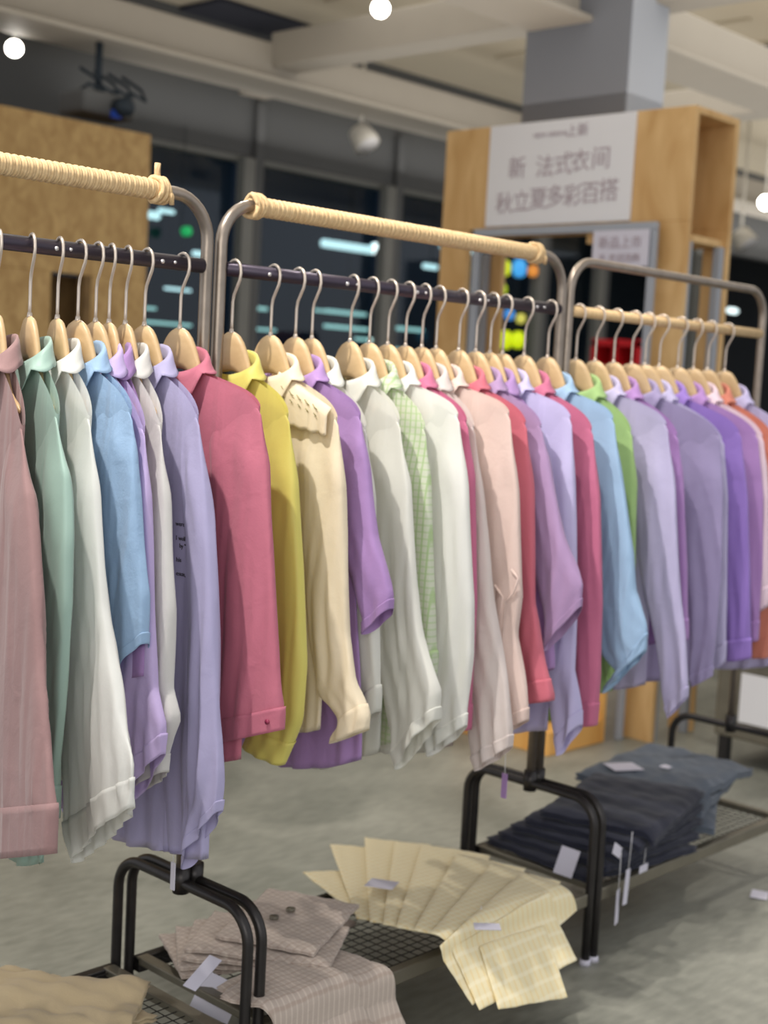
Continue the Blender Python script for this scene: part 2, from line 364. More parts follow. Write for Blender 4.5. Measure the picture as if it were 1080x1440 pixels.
# sign board with rows of lettering
sy0 = at(893, 200, 0, XS-.01)[1]; sy1 = at(690, 200, 0, XS-.01)[1]; sz0 = at(780, 315, 0, XS-.01)[2]; sz1 = at(790, 168, 0, XS-.01)[2]
u = empty('sign_board', (XS-.01, (sy0+sy1)/2, sz0), 'large white sign board with rows of pale grey Chinese characters, on the plywood tower', 'sign')
k = MB(); k.box(XS-.016, XS-.002, sy0, sy1, sz0, sz1); k.build('board', M['white'], u, False, .002)
def text(name, s, loc, size, m, parent, rot=(PI/2, 0, -PI/2), depth=.001, width=None, cy=False):
    cu = bpy.data.curves.new(name, 'FONT'); cu.body = s; cu.size = size; cu.extrude = depth; cu.align_x = 'CENTER'; cu.align_y = 'CENTER'
    t = bpy.data.objects.new('tmp', cu); COL.objects.link(t)
    bpy.context.view_layer.update()
    dg = bpy.context.evaluated_depsgraph_get(); me = bpy.data.meshes.new_from_object(t.evaluated_get(dg))
    bpy.data.objects.remove(t); me.name = name
    o = bpy.data.objects.new(name, me); COL.objects.link(o)
    if not me.materials: me.materials.append(m)
    else: me.materials[0] = m
    o.rotation_euler = rot
    o.parent = parent
    o.location = Vector(loc)-Vector(parent.location) if parent else loc
    return o
cyc = (sy0+sy1)/2; H = sz1-sz0; W = sy1-sy0
def on_sign(px, py): 
    p = at(px, py, 0, XS-.018); return (XS-.018, p[1], p[2])
text('lettering', '新', on_sign(727, 238), .105, M['ink'], u)
for ch, px, py in zip('法式衣间', (766, 792, 816, 845), (236, 232, 228, 224)): text('lettering', ch, on_sign(px, py), .105, M['ink'], u)
for ch, px, py in zip('秋立夏多彩百搭', (709, 733, 757, 780, 805, 830, 856), (288, 285, 281, 278, 277, 273, 269)): text('lettering', ch, on_sign(px, py), .105, M['ink'], u)
text('lettering', 'NEW ARRIVAL', on_sign(775, 189), .03, M['ink'], u)
text('lettering', '上新', on_sign(812, 184), .06, M['ink'], u)
# light metal frame in front of the tower with small hanging card
XF = XS-.06
fz = at(780, 318, 0, XF)[2]; fy0 = at(926, 306, 0, XF)[1]; fy1 = at(668, 335, 0, XF)[1]
u = empty('metal_garment_frame', (XF, (fy0+fy1)/2, 0), 'pale grey rectangular metal frame standing under the white sign board', 'frame')
k = MB(); k.box(XF-.015, XF+.015, fy0, fy1, fz-.035, fz); k.build('crossbar', M['cols'], u, False, .004)
for y in (fy0, fy1-.03):
    k = MB(); k.box(XF-.015, XF+.015, y, y+.03, 0, fz-.035); k.build('leg', M['cols'], u, False, .004)
c0 = at(914, 322, 0, XF-.03); c1 = at(832, 376, 0, XF-.03)
u = empty('hanging_card', (XF-.03, (c0[1]+c1[1])/2, c1[2]), 'small lilac-white printed card hanging below the big sign board', 'card')
k = MB(); k.box(XF-.033, XF-.027, c0[1], c1[1], c1[2], c0[2]+.0); k.build('card', M['white2'], u, False, .001)
cyy = (c0[1]+c1[1])/2; hz = c0[2]; 
text('print', '新品上市', (XF-.035, cyy, hz-.055), .055, M['ink'], u)
text('print', '折 欢迎选购', (XF-.035, cyy, hz-.12), .04, M['ink'], u)
k = MB(); k.tube([(XF-.03, cyy-.05, hz), (XF-.01, cyy-.05, fz-.03)], .002, 5); k.tube([(XF-.03, cyy+.05, hz), (XF-.01, cyy+.05, fz-.03)], .002, 5)
k.build('string', M['wire'], u)
# crate / plinth by the tower
u = empty('plywood_plinth', (2.9, 1.25, 0), 'low orange-toned plywood crate on the floor behind the racks', 'crate')
OR = wood('warm_plywood', (214, 150, 70), (236, 182, 104), 1.2, .55, (1, 1, .4), 1)
b0 = at(888, 1050, 0, 2.95)
k = MB(); k.box(2.75, 3.15, 1.08, 1.6, 0, .1); k.build('base', OR, u, False, .004)
k = MB(); k.box(3.12, 3.15, 1.08, 1.6, .1, .36); k.build('back_board', OR, u, False, .004)
k = MB(); k.box(2.75, 3.12, 1.57, 1.6, .1, .3); k.build('side_board', OR, u, False, .004)
G1 = cloth('grass_green_fabric', (96, 150, 50))
V = []; n = 14
k = MB(); k.tube([(2.95, 1.2, .1), (2.95, 1.2, .16), (2.95, 1.21, .24), (2.96, 1.21, .3), (2.96, 1.22, .34)], [.045, .06, .05, .03, .01], 16)
o = k.build('green_plush_toy', G1); tag(o, 'small green stuffed shape standing in the plywood crate', 'toy')
# far low cabinet with notice
u = empty('display_cabinet', (3.6, .45, 0), 'grey metal display cabinet far right behind the third rack', 'cabinet')
k = MB(); k.box(3.25, 4.6, .2, .62, .12, .5); k.build('body', M['bar'], u, False, .01)
k = MB(); k.box(3.2, 4.65, .15, .67, .5, .54); k.build('top', M['post'], u, False, .006)
for (x, y) in ((3.28, .24), (3.28, .58), (4.56, .24), (4.56, .58)):
    k = MB(); k.box(x-.02, x+.02, y-.02, y+.02, 0, .12); k.build('foot', M['blackm'], u, False)
k = MB(); k.box(3.225, 3.235, .24, .50, .2, .40); o = k.build('notice_card', M['white'], None, False)
tag(o, 'pinkish white notice card fixed to the grey cabinet at far right', 'card')
# red shelf seen through the racks
u = empty('red_shelf', (6.5, 3.4, 0), 'bright red shelving seen far away below the hanging card', 'shelf')
pr0 = at(872, 500, 0, 6.5)
RD = plain('red_paint', (200, 24, 34), .5)
for dy in (-.2, -.02, .16):
    k = MB(); k.box(6.4, 6.6, pr0[1]+dy-.02, pr0[1]+dy+.02, 0, pr0[2]+.11); k.build('upright', RD, u, False)
for z in (pr0[2]+.06, pr0[2]-.1, pr0[2]-.5):
    k = MB(); k.box(6.4, 6.6, pr0[1]-.22, pr0[1]+.18, z, z+.035); k.build('board', RD, u, False)
k = MB(); k.box(6.58, 6.6, pr0[1]-.22, pr0[1]+.18, .2, pr0[2]+.1); k.build('back_board', RD, u, False)

# ------------------------------------------------------------------ glass reflections as glowing tubes, neon lights
cold = emit('cold_reflection_glow', (225, 245, 245), 2.2); teal = emit('teal_reflection_glow', (170, 205, 198), 2.0)  # glow colours for the streaks reflected in the glass
strips = [(490, 347, 70, 18, 1), (540, 348, 32, 14, 1), (463, 398, 60, 6, 1), (357, 433, 34, 8, 0), (365, 463, 42, 6, 0), (452, 437, 20, 6, 0), (487, 440, 55, 8, 0), (487, 461, 60, 8, 0),
          (560, 405, 62, 9, 1), (575, 463, 40, 8, 0), (556, 491, 34, 6, 0), (520, 478, 40, 7, 0), (250, 407, 32, 6, 1), (205, 433, 24, 6, 0), (235, 455, 60, 6, 0), (210, 302, 22, 18, 1), (234, 297, 18, 10, 1),
          (280, 357, 14, 12, 1), (605, 375, 18, 12, 1), (648, 350, 56, 14, 1), (60, 420, 20, 6, 0), (3, 385, 10, 6, 1), (60, 455, 30, 5, 0), (346, 491, 14, 8, 0), (955, 437, 14, 12, 1), (1030, 437, 14, 12, 1)]
desc = ['lowest', 'upper', 'middle', 'short', 'long', 'faint']
for i, (px, py, wp, hp, br) in enumerate(strips):
    c = at(px, py, 1, 7.5); sc = (c-CAM)@Fv/F_PX; L = wp*sc/.7; h = hp*sc*.5
    k = MB(); k.tube([c-np.array([L/2, 0, 0]), c+np.array([L/2, 0, 0])], max(.012, h*.6), 8)
    o = k.build('reflection_streak', cold if br else teal)  # reflected streak built as an emissive tube behind the pane
    k = MB(); k.tube([c, (c[0], c[1], ZC)], .004, 4); wr = k.build('suspension_wire', M['dark'], None); wr.parent = o
    side = 'left of the rack posts' if px < 300 else ('behind the middle hooks' if px < 610 else 'right of the middle hooks')
    tag(o, 'glowing %s tube standing for a reflection in the window, %s' % ('white' if br else 'pale green', side), 'lamp', 'tubes standing for window reflections')
def blob(px, py, rp, c, lab, name='neon_disc'):
    p = at(px, py, 1, WY-.12) ; sc = (p-CAM)@Fv/F_PX; r = rp*sc
    k = MB(); k.tube([p+np.array([0, .0, 0]), p+np.array([0, .04, 0])], r, 20)
    o = k.build(name, emit('neon', c, .75))
    k = MB(); k.tube([(p[0], WY-.05, p[2]), (p[0], WY-.05, WT+.1)], .003, 4); wr = k.build('suspension_wire', M['dark'], None); wr.parent = o
    tag(o, lab, 'lamp', 'neon lights behind the middle rack'); return o
blob(712, 377, 11, (200, 215, 40), 'small lime neon disc, topmost left of the cluster')
blob(733, 377, 13, (70, 165, 235), 'bright blue neon disc beside the lime one, top row')
blob(752, 381, 8, (220, 140, 60), 'orange neon disc at the right end of the top row')
blob(708, 407, 8, (175, 200, 40), 'small lime neon disc just above the hanging rail')
blob(719, 442, 8, (70, 140, 215), 'small blue neon disc just under the hanging rail')
blob(735, 448, 7, (200, 195, 90), 'pale yellow neon disc beside the small blue one')
blob(713, 478, 13, (205, 225, 20), 'large yellow-green neon disc, left of the lowest pair')
blob(731, 478, 12, (205, 225, 20), 'large yellow-green neon disc, right of the lowest pair')
blob(640, 472, 9, (90, 190, 225), 'light blue neon disc low between the hooks', 'neon_disc')
blob(265, 325, 7, (30, 160, 90), 'green exit lamp glow left of the paired rack posts', 'exit_lamp')

# ceiling spot lamps
def spotlamp(px, py, z, lab, on, aim=(0, 0, -1), r=.055):
    p = at(px, py, 2, z); u = empty('track_spotlight', tuple(p), lab, 'spotlight', 'ceiling spotlights')
    a = np.array(aim, float); a /= np.linalg.norm(a)
    k = MB(); k.tube([p-a*.0, p-a*.03, p-a*.13, p-a*.15], [r, r, r*.8, r*.4], 20); k.build('housing', M['lamp'], u)
    k = MB(); k.tube([p-a*.1, p-a*.1+np.array([0, 0, .12]), np.array([*(p-a*.1)[:2], ZC])], .012, 8); k.build('stem', M['lamp'], u)
    k = MB(); k.tube([p+a*.004, p-a*.01], r*.86, 20); k.build('lens', M['glow'] if on else M['white'], u)
spotlamp(20, 68, 3.15, 'glowing ceiling spotlight at far left above the chipboard unit', True, CAM-at(20, 68, 2, 3.15), .05)
spotlamp(535, 12, 3.3, 'glowing ceiling spotlight in the top middle of the view', True, CAM-at(535, 12, 2, 3.3), .05)
spotlamp(517, 205, 3.0, 'white unlit-side track spotlight hanging under the long beam', False, (.1, -.6, -.8), .09)
spotlamp(1051, 345, 2.75, 'small white spotlight right of the plywood sign box', False, (.1, -.6, -.8), .1)
spotlamp(1077, 285, 2.95, 'glowing spotlight at the far right edge of the view', True, CAM-at(1077, 285, 2, 2.95), .06)

# ------------------------------------------------------------------ racks
ZT, ZU, HW = 1.838, .436, .215
XP = [0.0, 1.19, 2.245]
def rack(x0, x1, lab, roped, railrope):
    r = empty('clothes_rack', ((x0+x1)/2, 0, 0), lab, 'clothes rack', 'metal clothes racks in a row')
    top = M['steel']; rc = .085
    pts = [(x0, 0, ZU), (x0, 0, .9), (x0, 0, 1.4), (x0, 0, ZT-rc)]
    pts += arc((x0+rc, 0, ZT-rc), rc, PI, PI/2, (1, 0, 0), (0, 0, 1))[1:]
    pts += [((x0+x1)/2, 0, ZT)] + arc((x1-rc, 0, ZT-rc), rc, PI/2, 0, (1, 0, 0), (0, 0, 1))
    pts += [(x1, 0, 1.4), (x1, 0, .9), (x1, 0, ZU)]
    k = MB(); k.tube(pts, .0125, 14); k.build('upright_tube', top, r)
    k = MB(); k.tube([(x0+.012, 0, ZR), (x1-.012, 0, ZR)], .0145, 16); rl = k.build('hanging_rail', M['rope'] if railrope else M['rail'], r)
    if not railrope:
        nsc = 5
        for i in range(nsc):
            x = x0+.12+(x1-x0-.24)*i/(nsc-1)
            k = MB(); k.tube([(x, -.0165, ZR-.002), (x, -.010, ZR-.002)], .004, 8); k.build('screw', M['nickel'], rl)
            k = MB(); k.tube([(x+.03, -.0165, ZR-.001), (x+.03, -.010, ZR-.001)], .003, 8); k.build('screw', M['nickel'], rl)
    if roped:
        n = int((x1-x0-2*rc-.02)/.0035); P = []; rr = []
        xa = x0+rc-.01
        for i in range(n):
            P.append((xa+i*.0035, 0, ZT)); rr.append(.0195+.0011*math.sin(i*PI/2*1.0))
        k = MB(); k.tube(P, rr, 16); rp = k.build('rope_wrap', M['rope'], r)
        for xe, sg in ((xa, 1), (xa+n*.0035, -1)):
            k = MB()
            for j in range(3):
                x = xe+sg*j*.009
                k.tube([(x+.004*math.sin(a*2+j), .0225*math.cos(a), ZT+.0225*math.sin(a)) for a in np.linspace(0, 2*PI, 20)], .0055, 8)
            k.tube([(xe, -.02, ZT), (xe-.004*sg, -.025, ZT-.012), (xe-.008*sg, -.02, ZT-.026)], .005, 8)
            if sg < 0 and x0 < -1: k.tube([(xe-.012, 0, ZT+.02), (xe-.01, .005, ZT+.035), (xe-.013, .0, ZT+.05)], .006, 8)
            k.build('rope_knot', M['rope'], rp)
    # end frames and base
    for xe in (x0, x1):
        q = .07
        P = [(xe, HW, .01), (xe, HW, .2), (xe, HW, ZU-q)] + arc((xe, HW-q, ZU-q), q, 0, PI/2, (0, 1, 0), (0, 0, 1))[1:] \
            + [(xe, 0, ZU)] + arc((xe, -HW+q, ZU-q), q, PI/2, PI, (0, 1, 0), (0, 0, 1)) + [(xe, -HW, .2), (xe, -HW, .01)]
        k = MB(); k.tube(P, .0115, 12); ef = k.build('end_frame', M['blackm'], r)
        for s in (-1, 1):
            k = MB(); k.tube([(xe, s*HW, 0), (xe, s*HW, .014)], [.016, .0135], 12); k.build('foot', M['white2'], ef)
        k = MB(); k.tube([(xe, 0, ZU-.02), (xe, 0, ZU+.035)], .018, 12); k.build('post_socket', M['blackm'], ef)
    zs = .19
    k = MB(); k.box(x0+.012, x1-.012, -HW-.004, -HW+.022, zs-.03, zs+.004); k.build('front_bar', M['bar'], r, False, .003)
    k = MB(); k.box(x0+.012, x1-.012, HW-.022, HW+.004, zs-.03, zs+.004); k.build('back_bar', M['blackm'], r, False, .003)
    for xe in (x0+.012, x1-.042):
        k = MB(); k.box(xe, xe+.03, -HW+.01, HW-.01, zs-.012, zs+.006); k.build('cross_bar', M['bar'], r, False, .003)
    k = MB(); nx = int((x1-x0-.08)/.028)
    for i in range(nx+1):
        x = x0+.04+(x1-x0-.08)*i/nx; k.tube([(x, -HW+.02, zs-.004), (x, HW-.02, zs-.004)], .0014, 4, False)
    for j in range(15):
        y = -HW+.03+(2*HW-.06)*j/14; k.tube([(x0+.04, y, zs-.0015), (x1-.04, y, zs-.0015)], .0014, 4, False)
    k.build('wire_mesh_shelf', M['blackm'], r)
    return r
rack(-1.21, -.018, 'metal clothes rack at the left edge, top bar wrapped in rope', True, False)
rack(.018, 1.172, 'middle metal clothes rack with rope-wrapped top bar between the two posts', True, False)
rack(1.208, 2.245, 'far right metal clothes rack with bare thin top bar and pale lower rail', False, True)

# ------------------------------------------------------------------ hangers
def wood_top(y): return 1.474+.106*np.exp(-np.abs(y/.070)**3.0)-.34*np.abs(y)*np.clip(np.abs(y)/.08,0,1)
def hanger_meshes():
    N = 41; K = 12; V = []
    ys = np.sin(np.linspace(-PI/2, PI/2, N))*.148
    for y in ys:
        zt = float(wood_top(y)); h = .028+.052*math.exp(-abs(y/.07)**3)-.010*(abs(y)/.148)**2
        e = 1-max(0, (abs(y)-.132)/.0162)**2*.75
        zc = zt-h/2; xo = .004*(abs(y)/.148)**2; tx = .0048+.005*math.exp(-(y/.05)**2)+.0*(abs(y))
        for k_ in range(K):
            a = 2*PI*k_/K; c, s = math.cos(a), math.sin(a)
            V.append((xo+tx*e*math.copysign(abs(c)**.7, c), y, zc+h/2*e*math.copysign(abs(s)**.7, s)))
    Fc = [(i*K+k_, i*K+(k_+1) % K, (i+1)*K+(k_+1) % K, (i+1)*K+k_) for i in range(N-1) for k_ in range(K)]
    Fc += [tuple(range(K-1, -1, -1)), tuple((N-1)*K+k_ for k_ in range(K))]
    hk = MB()
    P = [(0, 0, 1.565), (0, 0, 1.60), (0, 0, 1.640), (0, -.003, 1.655), (0, -.011, 1.670), (0, -.019, 1.684), (0, -.0215, 1.698)]
    P += [(0, .0+.0195*math.cos(a)-.001, ZR+.0195*math.sin(a)) for a in np.linspace(PI*.98, -.25, 12)]
    hk.tube([(x, y, z) for x, y, z in P], .0031, 8)
    fe = MB(); fe.tube([(0, 0, 1.573), (0, 0, 1.586)], [.006, .004], 10)
    return (V, Fc), hk, fe
(HV, HF), HK, FE = hanger_meshes()
proto = None
def hanger(X, lab, yaw):
    global proto
    if proto is None:
        r = empty('wooden_hanger', (0, 0, 0), lab, 'hanger', 'wooden hangers on the rails')
        mesh('shoulder_bar', HV, HF, M['hwood'], r); HK.build('hook', M['wire'], r); FE.build('ferrule', M['wire'], r)
        proto = r
    else:
        r = proto.copy(); COL.objects.link(r)
        for ch in list(proto.children):
            c = ch.copy(); COL.objects.link(c); c.parent = r
        r['label'] = lab
    r.location = (X, 0, 0); r.rotation_euler = (0, 0, yaw)
    return r

# ------------------------------------------------------------------ shirts
def sm(x): x = np.clip(x, 0, 1); return x*x*(3-2*x)
def foldf(rng, n=8, k0=16, k1=105, dr=2.0):
    ks = np.exp(np.sort(rng.uniform(math.log(k0), math.log(k1), n))); ph = rng.uniform(0, 2*PI, n); d = rng.uniform(-dr, dr, n); am = (ks/k0)**-.5
    am = am/am.sum()*1.9; q1, q2, q3, q4 = rng.uniform(0, 6, 4)
    def f(y, z):
        s = 0
        warp = .012*np.sin(7*z+q1)+.008*np.sin(17*z+q2+9*y)
        for i_, (k_, p, dd, a) in enumerate(zip(ks, ph, d, am)):
            q = np.sin(k_*(y+warp)+p+dd*z)
            env = .55+.45*np.sin(6.0*z+2*p+11*y*(1 if i_ % 2 else -1))
            s = s+a*env*(1-1.9*np.sqrt(q*q+.03) if (k_ > 34 and i_ % 2) else q)
        return s
    return f
def loop_faces(rows, K):
    return [(i*K+k_, i*K+(k_+1) % K, (i+1)*K+(k_+1) % K, (i+1)*K+k_) for i in range(rows-1) for k_ in range(K)]

def shirt(sp, idx):
    rng = np.random.default_rng(100+idx*7)
    X = sp.get('X', None)
    if X is None: X = railx(sp['hook'])
    def on_plane(q, psi):      # local (y, z) of a pixel on the shirt's own plane, turned by psi about the hook
        d = ray(*q); nx, ny = math.cos(psi), math.sin(psi)
        t = ((X-CAM[0])*nx-CAM[1]*ny)/(d[0]*nx+d[1]*ny); P = CAM+t*d
        return np.array([-(P[0]-X)*math.sin(psi)+P[1]*math.cos(psi), P[2]])
    psi = 0.0
    if -on_plane(sp['tip'], 0)[0] < .19:
        for psi in np.radians(np.arange(0, -38, -1.0)):
            if -on_plane(sp['tip'], psi)[0] >= .19: break
    if -on_plane(sp['tip'], 0)[0] > .245:
        for psi in np.radians(np.arange(0, 20, 1.0)):
            if -on_plane(sp['tip'], psi)[0] <= .245: break
    A = lambda q: on_plane(q, psi)
    print('shirt', idx, sp['n'], round(X, 3), 'tip', on_plane(sp['tip'], 0).round(3), 'turn', round(math.degrees(psi)), A(sp['tip']).round(3))
    ty, tz = A(sp['tip']); w0 = min(max(-ty, .15), .27)
    zn = 1.500
    outer = [(ty, tz)]+[tuple(A(q)) for q in sp['outer']]
    bi = A(sp['inner']) if 'inner' in sp else None
    lab = sp['label']
    r = empty('shirt', (X, 0, zn), lab, 'shirt', 'pastel shirts hung along the rails')
    r.rotation_euler = (0, 0, psi)
    m = sp['mat']; cuffstyle = sp.get('cuff', 'band')
    # body
    hz = at(0, 0, 0, X)[2]; hem = A((sp['outer'][-1][0]-60, sp['hem']))[1]
    T = sp.get('T', .013); w0 = w0-.012; bw = sp.get('bw', w0-.015); hw = sp.get('hw', bw+.01)
    F1 = foldf(rng); F2 = foldf(rng)
    K, Rr = 120, 56
    a = np.linspace(0, 2*PI, K, endpoint=False); ca, sa = np.cos(a), np.sin(a)
    sgn = np.where(sa >= 0, 1.0, -1.0)      # +1 back (+X), -1 front (-X)
    def shoulder(y, wd):
        ay = np.abs(y); s = zn-.004-(np.maximum(ay-.065, 0))/(w0-.065)*(zn-.004-tz)*.80
        s = s-.2*(zn-tz)*(np.clip(ay/w0, 0, 1))**6-.012*(np.clip(ay/w0, 0, 1.2))**14
        return s
    amp = sp.get('amp', 1.0)
    def body(t, off=0, aa=None):
        if aa is None: c_, s_, sg = ca, sa, sgn
        else: c_, s_ = np.cos(aa), np.sin(aa); sg = np.where(s_ >= 0, 1.0, -1.0)
        wd = w0+(bw-w0)*sm(t/.2)+(hw-bw)*sm((t-.25)/.75)
        y = c_*wd
        neck = np.clip(1-(y/.072)**2, 0, 1)
        ztop = shoulder(y*(w0/wd), w0)-neck*np.where(sg < 0, .045, .004)
        zh = hem+sp.get('tail', .035)*(y/wd)**2*1.2+.006*F1(y*.5, .3)
        z = ztop*(1-t)+zh*t
        th = (.0105+(T-.0105)*sm(t/.18))*np.abs(s_)**.55
        th = th+neck*.016*np.clip(1-t*9, 0, 1)
        ff = np.where(sg < 0, F1(y, z), F2(y, z))
        x = X+sg*(th+off)+(amp*(.0006+.0175*t**1.3))*ff*np.abs(s_)**.4
        x = x+.004*np.sin(3*z+idx)*t
        x = x+sg*sp.get('pleat', .002)*t**1.4*np.abs(s_)**.4*np.sin(118*y+2.2*np.sin(4*z+idx)+idx)
        return np.stack([x, y, z], 1)
    ts = np.concatenate([np.linspace(0, .2, 16)[:-1], np.linspace(.2, 1, Rr-15)])
    V = np.concatenate([body(t) for t in ts]); Fc = loop_faces(len(ts), K)
    # rolled hem
    e = body(1.0); e[:, 0] = X+(e[:, 0]-X)*.75; e[:, 2] += .002; V = np.concatenate([V, e]); Fc += [((len(ts)-1)*K+k_, (len(ts)-1)*K+(k_+1) % K, len(ts)*K+(k_+1) % K, len(ts)*K+k_) for k_ in range(K)]
    mesh('body', V, Fc, m, r)
    # placket
    if sp.get('placket', True):
        aa = np.linspace(3*PI/2-.075, 3*PI/2+.075, 5); tt = np.linspace(.03, .99, 40)
        V = np.concatenate([body(t, .0016, aa) for t in tt]); n = 5
        Fc = [(i*n+k_, i*n+k_+1, (i+1)*n+k_+1, (i+1)*n+k_) for i in range(len(tt)-1) for k_ in range(n-1)]
        solid(mesh('placket', V, Fc, m, r), .0012)
    # sleeves
    outer = [(ty+.046, tz+.006), (ty+.019, tz-.001)]+[(ty+.004, tz-.018)]+outer[1:]
    oz = np.array([p[1] for p in outer])[::-1]; oy = np.array([p[0] for p in outer])[::-1]
    zlast = outer[-1][1]
    if bi is None: bi = (outer[-1][0]+.14, zlast-.02)
    hb = max(.03, (bi[0]-outer[-1][0])/2); slant = (outer[-1][1]-bi[1])/2; zb = (outer[-1][1]+bi[1])/2
    wt = sp.get('wt', .075)
    Ks, Rs = 64, 46
    for side in (-1, 1):
        G1_ = foldf(rng, 9, 26, 150, 4); G2_ = foldf(rng, 9, 26, 150, 4)
        an = np.linspace(0, 2*PI, Ks, endpoint=False)
        zcuff = .0
        L = tz-zb
        cf = sp.get('ch', .06)/L; tc = 1-cf
        def ring(t, off=0):
            z0 = tz+.001-(tz+.001-zb)*t
            grow = sm(t/.16)**.7
            half = .028+(wt-.028)*grow+(hb-wt)*sm((t-.15)/.85)
            am_ = amp*(.0014+.0135*t**1.2)
            if cuffstyle == 'gather':
                half = half*(1+.06*math.exp(-((t-tc+.05)/.06)**2)-.12*float(sm((t-tc)/cf))); am_ += .002*math.exp(-((t-tc)/.06)**2)
            if cuffstyle == 'ruffle':
                half = half*(1-.38*math.exp(-((t-tc)/.035)**2)); am_ += .003*math.exp(-((t-1)/.1)**2)
            if t > tc and cuffstyle == 'band': am_ *= .5
            out = np.interp(z0+slant*0, oz, oy)
            yc = out+half
            c_, s_ = np.cos(an), np.sin(an); sg = np.where(s_ >= 0, 1.0, -1.0)
            yr_ = c_
            y = yc+(half+off)*c_
            z = z0-slant*yr_*float(sm((t-.45)/.55)) +.34*half*yr_*(1-float(sm(t/.22)))
            b = (.0025+(.0185-.0025)*sm(t/.22))*sp.get('sb', 1.0)
            ff = np.where(sg < 0, G1_(y, z), G2_(y, z))
            x = X-.003+sg*(b*np.abs(s_)**.62+off)+am_*ff*np.abs(s_)**.4
            if cuffstyle in ('gather', 'ruffle'):
                x = x+sg*.0026*np.sin(230*(y-yc)+3*np.sin(9*z))*math.exp(-((t-tc)/.055)**2)*np.abs(s_)**.5
            x = x+sg*sp.get('pleat', .002)*.8*t**1.3*np.abs(s_)**.4*np.sin(165*(y-yc)+1.8*np.sin(5*z+idx)+idx)
            # drag lines fanning from the shoulder point
            x = x-.0022*np.sin(5*(y-yc)/max(half, .03)+11*t+idx)*math.exp(-((t-.2)/.12)**2)
            if side > 0: y = -y
            return np.stack([x, y, z], 1)
        t1 = 1.0 if cuffstyle == 'short' else tc+.012
        tt = np.concatenate([np.linspace(0, .16, 12)[:-1], np.linspace(.16, t1, Rs-11)])
        V = np.concatenate([ring(t) for t in tt]); Fc = loop_faces(len(tt), Ks)
        # closed shoulder cap
        top = V[:Ks].mean(axis=0)+np.array([0, 0, .001]); V = np.concatenate([V, [top]])
        Fc += [(k_, (k_+1) % Ks, len(V)-1) for k_ in range(Ks)]
        if side > 0: Fc = [f[::-1] for f in Fc]
        sl = mesh('sleeve', V, Fc, m, r)
        tcf = np.linspace(tc if cuffstyle != 'short' else 1-.022/L, 1.0, 8)
        V = np.concatenate([ring(t, .0013) for t in tcf]); Fc = loop_faces(8, Ks)
        if side > 0: Fc = [f[::-1] for f in Fc]
        c = solid(mesh('cuff', V, Fc, sp.get('cmat', m), sl), .0010)
        if sp.get('cbutton') and side < 0:
            p = ring((tc+1)/2, .003); q = p[np.argmin((p[:, 1]-p[:, 1].min()-.02)**2+(p[:, 0]-p[:, 0].min())**2*4)]
            k = MB(); k.tube([q, q+np.array([-.003, 0, 0])], .005, 12); bo = k.build('button', sp['bmat'], None)
            bo.parent = sl; bo.location = -Vector(r.location)
    # collar
    n = 44; g = .42; ph = np.linspace(g, 2*PI-g, n)
    rx, ry = .030, .070; fr = (np.cos(ph)+1)/2
    zbse = zn-.016-.028*np.cos(ph)
    st = sp.get('stand', .030)
    fl = .040+.030*fr**2
    tipx = np.exp(-((ph-g)/.25)**2)+np.exp(-((2*PI-g-ph)/.25)**2)
    rows = []
    for (zr_, rr, dl) in [(0, 1.0, 0), (.5, .99, 0), (.9, .98, 0), (1.08, 1.03, 0), (1.10, 1.10, 0), (1.0, 1.16, .12), (1.0, 1.2, .45), (1.0, 1.26, .75), (1.0, 1.34, 1.0)]:
        zz = zbse+st*zr_-dl*fl-dl*.012*tipx
        xx = X-rx*rr*np.cos(ph)-(.004*dl)*fr
        yy = ry*(rr+.10*dl)*np.sin(ph)+dl*.010*np.sign(np.sin(ph))*fr
        # flap rests on the shoulder cloth
        floor_ = shoulder(yy, w0)+.005-.06*sm((np.abs(np.cos(ph))-.45)/.4)
        d_ = zz-floor_; zz = floor_+.5*(d_+np.sqrt(d_*d_+1e-4)) if dl > .1 else zz
        rows.append(np.stack([xx, yy, zz], 1))
    V = np.concatenate(rows); Fc = [(i*n+k_, i*n+k_+1, (i+1)*n+k_+1, (i+1)*n+k_) for i in range(len(rows)-1) for k_ in range(n-1)]
    solid(mesh('collar', V, Fc, m, r), .0018)
    hanger(X, sp['hlabel'], psi)
    sp['_A'] = A; sp['_X'] = X; sp['_r'] = r; sp['_body'] = body; sp['_w0'] = w0; sp['_tz'] = tz
    return r

